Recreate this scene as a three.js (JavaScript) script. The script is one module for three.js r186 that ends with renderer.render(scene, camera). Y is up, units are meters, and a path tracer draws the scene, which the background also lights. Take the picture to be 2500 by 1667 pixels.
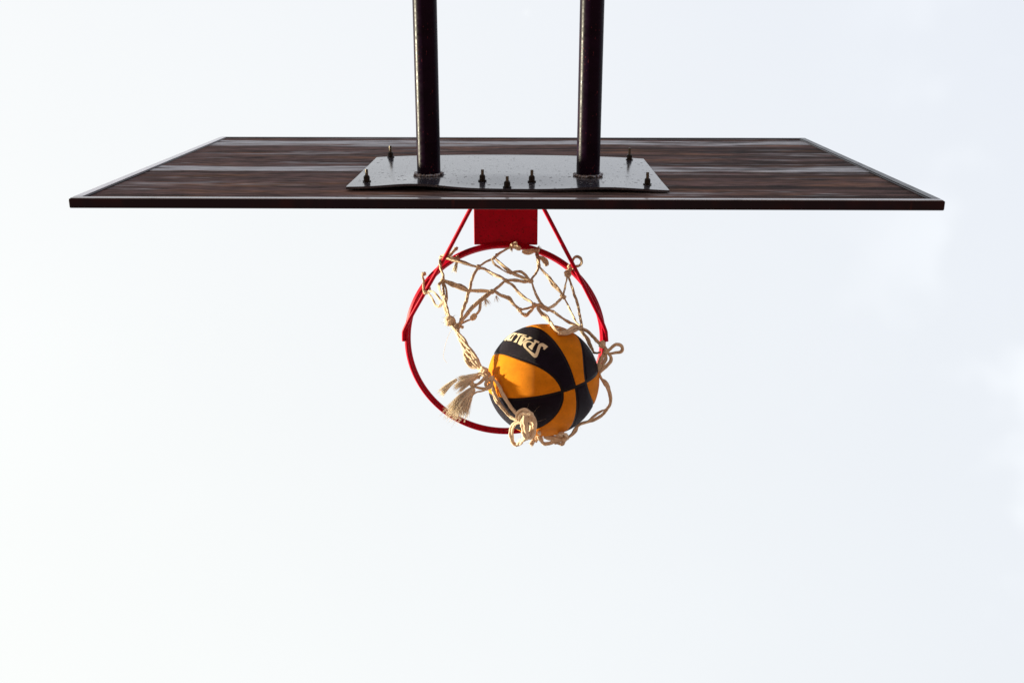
import * as THREE from 'three';
import { RoundedBoxGeometry } from 'three/addons/geometries/RoundedBoxGeometry.js';
import { mergeGeometries } from 'three/addons/utils/BufferGeometryUtils.js';
import { ImprovedNoise } from 'three/addons/math/ImprovedNoise.js';

// ---------------------------------------------------------------- camera, sky, sun, exposure
const scene = new THREE.Scene();
const camera = new THREE.PerspectiveCamera(36.92, 1024 / 682, 0.05, 2000);
camera.position.set(0.0428, 0.7047, 0.3655);               // crouching under the arms, looking almost straight up
camera.setRotationFromMatrix(new THREE.Matrix4().makeBasis(
  new THREE.Vector3(0.99991, 0.01323, 0.00052),
  new THREE.Vector3(-0.00454, 0.30587, 0.95206),
  new THREE.Vector3(0.01243, -0.95198, 0.30590)));
const renderer = new THREE.WebGLRenderer({ antialias: true });
renderer.setSize(1024, 682);
renderer.toneMapping = THREE.LinearToneMapping;
renderer.toneMappingExposure = 2.4;                         // exposed for the shaded side: the sky is almost burnt out
renderer.shadowMap.enabled = true;

let seed = 20240;
const rnd = () => { seed = (seed * 1664525 + 1013904223) >>> 0; return seed / 4294967296; };
const rr = (a, b) => a + (b - a) * rnd();
const perlin = new ImprovedNoise();
const noise = (x, y, z = 0) => perlin.noise(x, y, z);
const fbm = (x, y, z = 0, n = 4) => { let s = 0, a = 0.5; for (let i = 0; i < n; i++) { s += a * noise(x, y, z + i * 7.3); x *= 2.03; y *= 2.03; z *= 2.03; a *= 0.5; } return s; };
const sstep = (a, b, x) => { const t = Math.min(1, Math.max(0, (x - a) / (b - a))); return t * t * (3 - 2 * t); };
const mix = (a, b, t) => a + (b - a) * t;

const SUN = new THREE.Vector3(-Math.cos(0.16) * Math.cos(0.05), Math.sin(0.16), -Math.cos(0.16) * Math.sin(0.05)).normalize();
{ // thin bright overcast, whiter towards the low sun, a little bluer away from it
  const w = 1024, h = 512, d = new Float32Array(w * h * 4);
  for (let j = 0; j < h; j++) for (let i = 0; i < w; i++) {
    const el = ((j + 0.5) / h - 0.5) * Math.PI, az = ((i + 0.5) / w - 0.5) * 2 * Math.PI;
    const x = Math.cos(el) * Math.cos(az), y = Math.sin(el), z = Math.cos(el) * Math.sin(az);
    const g = Math.tanh(0.9 * x) , f = Math.tanh(z);
    const toSun = Math.max(0, x * SUN.x + y * SUN.y + z * SUN.z);
    const glow = 0.5 * Math.exp(-Math.pow(Math.acos(Math.min(1, toSun)) / 0.45, 2));
    const haze = 0.06 * Math.pow(1 - Math.max(0, y), 3);
    const yy = Math.max(0.12, y), cl = fbm(x / yy * 1.3 + 3, z / yy * 1.3, 0.5, 5);
    const puff = 0.09 * sstep(0.05, 0.3, fbm(x / yy * 5 + 9, z / yy * 5, 2.5, 4)) * sstep(0.25, 0.5, x / yy);
    const c = 0.036 * cl + puff + haze;
    const o = (j * w + i) * 4;
    d[o] = 0.4167 * (0.872 - 0.15 * g - 0.075 * f + c + glow);
    d[o + 1] = 0.4167 * (0.903 - 0.125 * g - 0.07 * f + c + glow * 0.86);
    d[o + 2] = 0.4167 * (0.946 - 0.05 * g - 0.02 * f + c * 0.9 + glow * 0.66);
    d[o + 3] = 1;
  }
  const t = new THREE.DataTexture(d, w, h, THREE.RGBAFormat, THREE.FloatType);
  t.mapping = THREE.EquirectangularReflectionMapping; t.magFilter = t.minFilter = THREE.LinearFilter; t.wrapS = THREE.RepeatWrapping; t.needsUpdate = true;
  scene.background = t; scene.environment = t;
}
const sun = new THREE.DirectionalLight(new THREE.Color(1, 0.93, 0.68), 5);
sun.position.copy(SUN).multiplyScalar(30).add(new THREE.Vector3(0, 2.9, -0.3));
sun.target.position.set(0, 2.9, -0.3);
sun.castShadow = true; sun.shadow.mapSize.set(2048, 2048); sun.shadow.radius = 3;
Object.assign(sun.shadow.camera, { left: -4, right: 4, top: 4, bottom: -4, near: 1, far: 80 });
scene.add(sun, sun.target);

// ---------------------------------------------------------------- helpers
const names = {};
function numbered(n) { names[n] = (names[n] ?? -1) + 1; return names[n] ? n + '_' + String(names[n]).padStart(3, '0') : n; }
function thing(name, label, category, pos) {
  const o = new THREE.Group(); o.name = numbered(name); o.position.copy(pos); o.userData = { label, category }; scene.add(o); return o;
}
function part(name, geo, mat, parent, pos) {
  const g = Array.isArray(geo) ? mergeGeometries(geo.map((q) => { const n = q.index ? q.toNonIndexed() : q; for (const k of Object.keys(n.attributes)) if (!['position', 'normal', 'uv'].includes(k)) n.deleteAttribute(k); return n; })) : geo;
  const m = new THREE.Mesh(g, mat); m.name = numbered(name); m.castShadow = m.receiveShadow = true;
  if (pos) m.position.copy(pos);
  parent.add(m); return m;
}
const V = (a) => new THREE.Vector3(a[0], a[1], a[2]);
function tex(w, h, fn, colour, rep) { // fn(u, v) -> [r, g, b] linear 0..1 (or a grey)
  const d = new Uint8Array(w * h * 4), e = (c) => Math.round(255 * Math.min(1, Math.max(0, colour ? (c <= 0.0031308 ? 12.92 * c : 1.055 * Math.pow(c, 1 / 2.4) - 0.055) : c)));
  for (let j = 0; j < h; j++) for (let i = 0; i < w; i++) {
    let c = fn((i + 0.5) / w, (j + 0.5) / h); if (!Array.isArray(c)) c = [c, c, c];
    const o = (j * w + i) * 4; d[o] = e(c[0]); d[o + 1] = e(c[1]); d[o + 2] = e(c[2]); d[o + 3] = 255;
  }
  const t = new THREE.DataTexture(d, w, h); t.magFilter = THREE.LinearFilter; t.minFilter = THREE.LinearMipmapLinearFilter; t.generateMipmaps = true;
  t.wrapS = t.wrapT = THREE.RepeatWrapping; if (colour) t.colorSpace = THREE.SRGBColorSpace; if (rep) t.repeat.set(rep[0], rep[1]); t.needsUpdate = true; return t;
}
function sweep(pts, opt) { // tube of varying elliptical section along a path; uv in metres
  const { seg = 12, sides = 8, rad, aspect = 1, twist = 0, closed = false, up = null, cap = true } = opt;
  const curve = !Array.isArray(pts) ? pts : new THREE.CatmullRomCurve3(pts, closed, 'centripetal');
  const P = curve.getSpacedPoints(seg), len = curve.getLength(), pos = [], nor = [], uv = [], idx = [];
  let n0 = up ? up.clone() : new THREE.Vector3(0.31, 0.52, 0.79);
  const T = new THREE.Vector3(), b = new THREE.Vector3(), n = new THREE.Vector3();
  for (let i = 0; i <= seg; i++) {
    T.subVectors(P[Math.min(seg, i + 1)], P[Math.max(0, i - 1)]).normalize();
    if (up) n0.copy(up);
    n.copy(n0).addScaledVector(T, -n0.dot(T)); if (n.lengthSq() < 1e-6) n.set(1, 0, 0).addScaledVector(T, -T.x); n.normalize(); n0.copy(n);
    b.crossVectors(T, n);
    const s = i / seg, r = typeof rad === 'function' ? rad(s) : rad;
    for (let k = 0; k <= sides; k++) {
      const a = k / sides * 2 * Math.PI, ca = Math.cos(a), sa = Math.sin(a), tw = twist * s;
      const x0 = ca * r, y0 = sa * r * aspect, x = x0 * Math.cos(tw) - y0 * Math.sin(tw), y = x0 * Math.sin(tw) + y0 * Math.cos(tw);
      const nx0 = ca, ny0 = sa / aspect, nx = nx0 * Math.cos(tw) - ny0 * Math.sin(tw), ny = nx0 * Math.sin(tw) + ny0 * Math.cos(tw), nl = Math.hypot(nx, ny);
      pos.push(P[i].x + b.x * x + n.x * y, P[i].y + b.y * x + n.y * y, P[i].z + b.z * x + n.z * y);
      nor.push((b.x * nx + n.x * ny) / nl, (b.y * nx + n.y * ny) / nl, (b.z * nx + n.z * ny) / nl);
      uv.push(k / sides * 0.02, s * len);
    }
  }
  const W = sides + 1;
  for (let i = 0; i < seg; i++) for (let k = 0; k < sides; k++) { const a = i * W + k; idx.push(a, a + W, a + 1, a + 1, a + W, a + W + 1); }
  if (cap && !closed) for (const [row, flip] of [[0, 1], [seg, 0]]) {
    const base = pos.length / 3, t = new THREE.Vector3().subVectors(P[row ? seg : 1], P[row ? seg - 1 : 0]).normalize().multiplyScalar(row ? 1 : -1);
    pos.push(P[row].x, P[row].y, P[row].z); nor.push(t.x, t.y, t.z); uv.push(0, 0);
    for (let k = 0; k <= sides; k++) { const o = (row * W + k) * 3; pos.push(pos[o], pos[o + 1], pos[o + 2]); nor.push(t.x, t.y, t.z); uv.push(0, 0); }
    for (let k = 0; k < sides; k++) flip ? idx.push(base, base + 1 + k, base + 2 + k) : idx.push(base, base + 2 + k, base + 1 + k);
  }
  const g = new THREE.BufferGeometry();
  g.setAttribute('position', new THREE.Float32BufferAttribute(pos, 3)); g.setAttribute('normal', new THREE.Float32BufferAttribute(nor, 3)); g.setAttribute('uv', new THREE.Float32BufferAttribute(uv, 2)); g.setIndex(idx);
  return g;
}
const line = (a, b) => new THREE.LineCurve3(V(a), V(b));
function metreUV(g, s = 1, along) { // planar uv in metres from the face direction
  const p = g.attributes.position, n = g.attributes.normal, u = g.attributes.uv;
  for (let i = 0; i < p.count; i++) {
    const ax = Math.abs(n.getX(i)), ay = Math.abs(n.getY(i)), az = Math.abs(n.getZ(i));
    if (az >= ax && az >= ay) u.setXY(i, p.getX(i) * s, p.getY(i) * s); else if (ay >= ax) u.setXY(i, p.getX(i) * s, p.getZ(i) * s); else u.setXY(i, p.getZ(i) * s, p.getY(i) * s);
  }
  return g;
}
const std = (o) => new THREE.MeshPhysicalMaterial({ specularIntensity: 0.3, ...o });
const lin = (r, g, b) => new THREE.Color().setRGB(r, g, b);

// ---------------------------------------------------------------- ground
{
  const gt = tex(512, 512, (u, v) => { const t = 2 * Math.PI, a = fbm(u * 9, v * 9, 1, 5) * 0.10 + (rnd() - 0.5) * 0.10; const k = 0.262 + a * 0.8; return [k * 1.18, k * 0.83, k * 0.69]; }, true, [1, 1]);
  const g = new THREE.PlaneGeometry(900, 900, 1, 1); g.rotateX(-Math.PI / 2);
  const u = g.attributes.uv; for (let i = 0; i < u.count; i++) u.setXY(i, u.getX(i) * 300, u.getY(i) * 300);
  const ground = new THREE.Mesh(g, std({ map: gt, roughness: 0.95 })); ground.name = 'ground'; ground.receiveShadow = true;
  ground.userData = { kind: 'structure', label: 'flat reddish court surface under the hoop', category: 'ground' }; scene.add(ground);
}

// ---------------------------------------------------------------- materials of the hoop
const grainTex = (sd, band) => {
  const W = 1024, H = 512, px = 1.76, py = 0.54;            // metres that the texture covers
  const grey = (u, v) => { // silvery weathering with sky sheen painted into its colour: blotches broken into streaks along the grain, heavy along the seam, lighter at the top edge
    const x = u * px, y = v * py;
    const st = fbm(x * 4 + sd, y * 34, sd, 4) + 0.5 * fbm(x * 14 + sd, y * 120, sd + 4, 3);
    const where = fbm(x * 1.3 + sd * 3, y * 6 + 2, 7 + sd, 4);
    let m = 0.5 * sstep(0.12, 0.5, st + 1.1 * where - 0.02);
    if (band) {
      const edge = 0.10 + 0.06 * noise(x * 1.9, sd) + 0.03 * st;
      m = Math.max(m, sstep(edge, edge - 0.03, y) * sstep(-0.5, 0.12, st + 0.9 * noise(x * 1.4 + 0.3, 4.2)));
      m = Math.max(m, 0.8 * sstep(0.05, 0.0, py - 0.02 - y + 0.03 * noise(x * 3, 8.2)) * sstep(-0.15, 0.25, st + noise(x * 2.3, 1.7)));
    }
    return m;
  };
  const gr = (u, v) => 0.45 * fbm(u * 5 + sd, v * 240, 1.5, 3) + 0.4 * noise(u * 16, v * 520, 3 + sd) + 0.95 * fbm(u * 36 + sd, v * 34, 6.5 + sd, 4);
  const map = tex(W, H, (u, v) => {
    const g = gr(u, v), m = grey(u, v), tone = fbm(u * 3 + sd, v * 22, 5.5, 4);
    const rust = sstep(0.02, 0.3, fbm(u * 5 + 20 + sd, v * 9, 2.2, 4));
    const dark = sstep(0.05, 0.3, fbm(u * 2.6 + sd * 2, v * 13, 9.5, 5) + 0.5 * (u - 0.45));   // ragged dark patches, denser towards the right
    const blotch = fbm(u * 9 + sd, v * 14, 12.5 + sd, 4);
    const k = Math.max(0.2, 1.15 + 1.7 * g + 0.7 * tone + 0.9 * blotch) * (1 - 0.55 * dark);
    const c = [mix(0.080, 0.112, rust) * k, mix(0.050, 0.060, rust) * k, mix(0.048, 0.042, rust) * k];
    const s = Math.max(0.4, 1 + 0.8 * g);
    return [mix(c[0], 0.36 * s, m), mix(c[1], 0.38 * s, m), mix(c[2], 0.42 * s, m)];
  }, true);
  const bump = tex(W, H, (u, v) => 0.5 + 0.5 * gr(u, v), false);
  const rough = tex(W, H, (u, v) => 0.95 - 0.32 * grey(u, v) + 0.15 * gr(u, v), false);
  return new THREE.MeshPhysicalMaterial({ map, bumpMap: bump, bumpScale: 0.0013, roughnessMap: rough, roughness: 1, specularIntensity: 0.25 });
};
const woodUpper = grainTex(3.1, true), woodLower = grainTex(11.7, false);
const barTex = tex(512, 64, (u, v) => {
  const r = sstep(0.0, 0.3, fbm(u * 26, v * 3, 4.4, 4)), r2 = sstep(0.3, 0.42, fbm(u * 60, v * 6, 9.1, 3)), g = 1 + 0.5 * fbm(u * 40, v * 8, 1, 3);
  return [mix(mix(0.007, 0.022, r), 0.12, r2) * g, mix(mix(0.002, 0.003, r), 0.025, r2) * g, mix(mix(0.007, 0.006, r), 0.015, r2) * g];
}, true);
const barRough = tex(512, 64, (u, v) => 0.15 + 0.10 * fbm(u * 30, v * 5, 3, 4) + 0.3 * sstep(0.3, 0.42, fbm(u * 60, v * 6, 9.1, 3)), false);
const barMat = std({ map: barTex, roughnessMap: barRough, roughness: 1, specularIntensity: 0.3 });
const sheenStripMat = (k, sd) => std({ map: tex(512, 64, (u, v) => { const c = k * (1 + 0.5 * fbm(u * 30 + sd, v * 4, sd, 4)), w = 0.85 * sstep(0.26, 0.4, fbm(u * 22 + sd, v * 3, sd + 2, 5)); return [mix(c, 0.06, w), mix(c, 0.05, w), mix(c * 1.12, 0.055, w)]; }, true), roughnessMap: barRough, roughness: k < 0.1 ? 2 : 1.1, specularIntensity: k < 0.1 ? 0.35 : 1.2 });  // sky reflection on the rear faces, put into the base colour by k
const plateMat = (() => {
  const spots = []; for (let i = 0; i < 700; i++) { const near = rnd() < 0.6, cx = rnd() < 0.5 ? 0.24 : 0.765; spots.push([near ? cx + (rnd() + rnd() + rnd() - 1.5) * 0.28 : rnd(), near ? 0.3 + (rnd() + rnd() - 1) * 0.35 : rnd(), rr(0.0009, 0.0026) * (rnd() < 0.10 ? 2 : 1)]); }
  const W = 1024, H = 720, m = new Float32Array(W * H);
  for (const [x, y, r] of spots) { const R = Math.ceil(r / 0.7 * W) + 1, ci = Math.floor(x * W), cj = Math.floor(y * H); for (let j = -R; j <= R; j++) for (let i = -R; i <= R; i++) { const a = ci + i, b = cj + j; if (a < 0 || b < 0 || a >= W || b >= H) continue; const d = Math.hypot(i / W * 0.7, j / H * 0.492) / r; m[b * W + a] = Math.max(m[b * W + a], 1 - sstep(0.6, 1.1, d)); } }
  const at = (u, v) => m[Math.min(H - 1, Math.floor(v * H)) * W + Math.min(W - 1, Math.floor(u * W))];
  const map = tex(W, H, (u, v) => { const k = 1 + 0.5 * fbm(u * 14, v * 10, 2, 4), s = at(u, v); return [mix(0.030 * k, 0.012, s), mix(0.031 * k, 0.009, s), mix(0.042 * k, 0.01, s)]; }, true);
  const rough = tex(W, H, (u, v) => 0.15 + 0.07 * fbm(u * 30, v * 22, 6, 4) + 0.6 * at(u, v) + 0.05 * (rnd() - 0.5), false);
  const bump = tex(W, H, (u, v) => 0.5 + 0.3 * fbm(u * 60, v * 44, 3, 2) + 0.5 * at(u, v), false);
  return std({ map, roughnessMap: rough, roughness: 1, bumpMap: bump, bumpScale: 0.00012, specularIntensity: 1, ior: 2.1 });
})();
const pipeMat = (() => {
  const map = tex(256, 1024, (u, v) => { const s = 0.8 * sstep(0.58, 0.68, noise(u * 60, v * 160, 2.5) + 0.1 * noise(u * 90, v * 300, 1)), k = 1 + 0.8 * fbm(u * 4, v * 30, 8, 3); return [mix(0.0075 * k, 0.10, s), mix(0.002 * k, 0.02, s), mix(0.009 * k, 0.03, s)]; }, true, [50, 1]);
  const bump = tex(256, 512, (u, v) => 0.5 + 0.5 * fbm(u * 16, v * 60, 4, 4), false, [50, 2]);
  const rough = tex(256, 512, (u, v) => 0.30 + 0.2 * fbm(u * 8, v * 60, 9, 4), false, [50, 2]);
  return std({ map, bumpMap: bump, bumpScale: 0.00025, roughnessMap: rough, roughness: 1.05, specularIntensity: 0.09 });
})();
const weldMat = std({ color: lin(0.20, 0.19, 0.20), roughness: 0.35, metalness: 0.7 });
const boltMat = std({ color: lin(0.13, 0.11, 0.085), roughness: 0.42, metalness: 0.7 });
const nutMat = std({ color: lin(0.025, 0.02, 0.018), roughness: 0.45, metalness: 0.5 });
const redMat = (() => {
  const map = tex(512, 256, (u, v) => { const k = 1 + 0.25 * fbm(u * 10, v * 10, 3, 4), s = sstep(0.4, 0.5, noise(u * 40, v * 60, 5)); return [mix(0.42 * k, 0.17, s), mix(0.0012 * k, 0.004, s), mix(0.018 * k, 0.008, s)]; }, true, [4, 4]);
  const rough = tex(256, 256, (u, v) => 0.36 + 0.2 * fbm(u * 12, v * 12, 7, 4), false, [4, 4]);
  return std({ map, roughnessMap: rough, roughness: 1, specularIntensity: 0.15 });
})();

// ---------------------------------------------------------------- the hoop: backboard, plate, arms, rim, post
const hoop = thing('basketball_hoop', 'outdoor basketball hoop with dark wooden backboard, two black support pipes and red rim', 'basketball hoop', new THREE.Vector3(0, 0, 1.3));
const HO = new THREE.Vector3(0, 0, -1.3);
{ // backboard: two stained boards in a thin steel frame
  const b = new THREE.Group(); b.name = 'backboard'; b.position.copy(HO); hoop.add(b);
  const y0 = 2.7915, h = 1.115, joint = 3.208, f = 0.020, d = 0.020, rec = 0.004;
  const panel = (ya, yb, mat, sd) => {
    const g = new RoundedBoxGeometry(1.8 - 2 * f + 0.004, yb - ya, 0.016, 2, 0.0015), p = g.attributes.position, n = g.attributes.normal, u = g.attributes.uv;
    for (let i = 0; i < p.count; i++) u.setXY(i, (p.getX(i) + 0.88) / 1.76, (p.getY(i) + (yb - ya) / 2) / 0.54);
    return part('wood_panel', g, mat, b, new THREE.Vector3(0, (ya + yb) / 2, -rec - 0.008));
  };
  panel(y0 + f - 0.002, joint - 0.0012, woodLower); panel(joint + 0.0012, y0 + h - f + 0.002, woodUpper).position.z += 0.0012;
  const bar = (w, hh, x, y, turn) => { const g = new RoundedBoxGeometry(w, hh, d, 3, 0.003); metreUV(g, 0.55); if (turn) { const u = g.attributes.uv; for (let i = 0; i < u.count; i++) u.setXY(i, u.getY(i), u.getX(i) + 0.3); } return part('frame_bar', g, barMat, b, new THREE.Vector3(x, y, -d / 2)); };
  bar(1.804, f, 0, y0 + f / 2); bar(1.8, f, 0, y0 + h - f / 2);
  const strip = (w, hh, x, y, k, sd) => { const g = metreUV(new RoundedBoxGeometry(w, hh, 0.0016, 2, 0.0006), 0.55); if (hh > w) { const u = g.attributes.uv; for (let i = 0; i < u.count; i++) u.setXY(i, u.getY(i), u.getX(i)); } return part('frame_sheen_strip', g, sheenStripMat(k, sd), b, new THREE.Vector3(x, y, 0.0008)); };  // thin strips added on the bars, painted with sky sheen, palest at left
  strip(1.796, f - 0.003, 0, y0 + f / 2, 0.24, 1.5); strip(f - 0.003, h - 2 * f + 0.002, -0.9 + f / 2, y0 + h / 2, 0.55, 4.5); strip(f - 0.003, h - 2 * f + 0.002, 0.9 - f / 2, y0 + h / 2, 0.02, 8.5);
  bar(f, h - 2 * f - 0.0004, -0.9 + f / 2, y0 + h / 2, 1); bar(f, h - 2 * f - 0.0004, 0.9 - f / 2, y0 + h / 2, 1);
}
const plateZ = (x, y) => { // rear face of the warped plate
  const t = Math.min(1, Math.max(0, (y - 2.908) / 0.494)), q = Math.max(0, 1 - Math.pow(x / 0.352, 2));
  const low = 0.0086 * Math.exp(-Math.pow((x + 0.20) / 0.085, 2)) + 0.0060 * Math.exp(-Math.pow((x - 0.22) / 0.095, 2)) + 0.0006;
  const topb = 0.0085 * Math.pow(q, 0.8);
  const midb = 0.0085 * Math.pow(q, 0.7) * Math.exp(-Math.pow((x) / 0.6, 2));
  const a = t < 0.35 ? mix(low, midb, sstep(0, 0.35, t)) : mix(midb, topb, sstep(0.35, 1, t));
  return 0.0032 - 0.0012 * x / 0.35 + a;
};
{
  const g = new THREE.BoxGeometry(0.70, 0.494, 0.005, 72, 48, 1), p = g.attributes.position, u = g.attributes.uv;
  for (let i = 0; i < p.count; i++) {
    const x = p.getX(i), y = p.getY(i) + 3.155; u.setXY(i, (x + 0.35) / 0.7, (p.getY(i) + 0.247) / 0.494);
    const tilt = (1 - (y - 2.908) / 0.494) * (-0.012 * x / 0.35);
    p.setXYZ(i, x + 0.002, y + tilt, p.getZ(i) - 0.0025 + plateZ(x, y));
  }
  g.computeVertexNormals();
  const plate = part('mounting_plate', g, plateMat, hoop, HO);
  plate.userData.label = 'warped blue-grey steel plate bolted to the back of the board';
  const hexN = () => { const s = new THREE.CylinderGeometry(0.0070, 0.0072, 0.009, 6); s.rotateX(Math.PI / 2); return s; };
  for (const [x, y, len] of [[-0.309, 3.386, 0.029], [0.311, 3.364, 0.030], [-0.312, 2.985, 0.027], [0.312, 2.962, 0.027], [-0.0535, 2.99, 0.025], [0.003, 2.925, 0.024], [0.057, 2.985, 0.026]]) {
    const z = plateZ(x, y) + 0.0004, o = HO.clone().add(new THREE.Vector3(x, y, z));
    const s = sweep(line([0, 0, -0.004], [rr(-0.0006, 0.0006), rr(-0.0006, 0.0006), len]), { seg: 34, sides: 10, rad: (t) => 0.0034 + 0.0003 * Math.sin(t * 34 * Math.PI * 0.98) });
    const bolt = part('bolt', s, boltMat, hoop, o);
    const w = new THREE.CylinderGeometry(0.0095, 0.0095, 0.0018, 20); w.rotateX(Math.PI / 2); part('washer', w, nutMat, bolt, new THREE.Vector3(0, 0, 0.001));
    const n = hexN(); n.rotateZ(rr(0, 1)); part('nut', n, nutMat, bolt, new THREE.Vector3(0, 0, 0.0068));
    const n2 = new THREE.CylinderGeometry(0.0048, 0.0070, 0.0024, 6); n2.rotateX(Math.PI / 2); part('nut_collar', n2, nutMat, bolt, new THREE.Vector3(0, 0, 0.0128));
  }
  for (const [x0, x1] of [[-0.1795, -0.1805], [0.1865, 0.1885]]) {
    const z0 = plateZ(x0, 3.06);
    const arm = part('support_arm', sweep(line([x0, 3.06, z0 - 0.002], [x1, 3.06, 1.27]), { seg: 40, sides: 40, rad: 0.0268 }), pipeMat, hoop, HO);
    const bead = new THREE.TorusGeometry(0.0272, 0.0034, 10, 120), bp = bead.attributes.position;
    for (let i = 0; i < bp.count; i++) { const a = Math.atan2(bp.getY(i), bp.getX(i)), k = 1 + 0.22 * Math.abs(Math.sin(a * 11 + x0 * 9)) * 0.4 + 0.55 * noise(a * 7, x0 * 30, bp.getZ(i) * 200); bp.setXYZ(i, bp.getX(i) * (1 + (k - 1) * 0.5), bp.getY(i) * (1 + (k - 1) * 0.5), bp.getZ(i) * k * 1.1); }
    bead.computeVertexNormals();
    part('weld_bead', bead, weldMat, arm, new THREE.Vector3(x0, 3.06, z0 + 0.002));
  }
  // the post behind the photographer that carries the arms
  part('cross_beam', metreUV(new RoundedBoxGeometry(0.52, 0.10, 0.06, 3, 0.006)), barMat, hoop, new THREE.Vector3(0, 3.06, 0));
  part('post', sweep(line([0, 0.02, 0.09], [0, 3.16, 0.09]), { seg: 30, sides: 36, rad: 0.06 }), pipeMat, hoop);
  part('base_plate', metreUV(new RoundedBoxGeometry(0.34, 0.02, 0.34, 2, 0.004)), barMat, hoop, new THREE.Vector3(0, 0.01, 0.09));
}
{ // rim: main ring, thin net ring welded under it, mounting bracket, two stays
  const RC = new THREE.Vector3(-0.0044, 3.05, -0.3864), R = 0.2345;
  const circle = (r, y) => Array.from({ length: 96 }, (_, i) => { const a = i / 96 * 2 * Math.PI; return new THREE.Vector3(RC.x + r * Math.sin(a) * 1.003, y, RC.z + r * Math.cos(a)); });
  const rim = part('rim', [sweep(circle(R, 3.0505), { seg: 220, sides: 18, rad: 0.0076, closed: true }), sweep(circle(R + 0.0006, 3.0396), { seg: 220, sides: 12, rad: 0.0036, closed: true })], redMat, hoop, HO);
  rim.userData.label = 'red painted double steel ring';
  part('mounting_bracket', [metreUV(new RoundedBoxGeometry(0.1485, 0.006, 0.130, 2, 0.002)).translate(-0.0026, 3.0545, -0.0865), metreUV(new RoundedBoxGeometry(0.1485, 0.115, 0.006, 2, 0.002)).translate(-0.0026, 3.002, -0.0245)], redMat, rim);
  const stay = (p) => {
    const q = p.map(V), s1 = new THREE.CurvePath();
    return sweep(new THREE.CatmullRomCurve3(q, false, 'catmullrom', 0.12), { seg: 70, sides: 14, rad: 0.0046 });
  };
  const web = (a, b, c) => { // small filled weld between a stay end and the ring
    const s = new THREE.Shape([new THREE.Vector2(...a), new THREE.Vector2(...b), new THREE.Vector2(...c)]);
    const g = new THREE.ExtrudeGeometry(s, { depth: 0.005, bevelEnabled: true, bevelSize: 0.001, bevelThickness: 0.001, bevelSegments: 2 }); g.rotateX(Math.PI / 2); return g.translate(0, 3.0435, 0);
  };
  part('stay', [stay([[-0.0655, 2.988, -0.021], [-0.0808, 3.000, -0.0555], [-0.1413, 3.015, -0.1700], [-0.2325, 3.034, -0.3300], [-0.2470, 3.0385, -0.3600], [-0.2480, 3.040, -0.3845]]), web([-0.2345, -0.332], [-0.2475, -0.358], [-0.238, -0.376])], redMat, rim);
  part('stay', [stay([[0.0660, 2.988, -0.021], [0.0843, 3.000, -0.0550], [0.1487, 3.015, -0.1790], [0.2255, 3.034, -0.3310], [0.2365, 3.0385, -0.3590], [0.2392, 3.040, -0.3830]]), web([0.2270, -0.332], [0.2370, -0.358], [0.231, -0.378])], redMat, rim);
}

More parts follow.
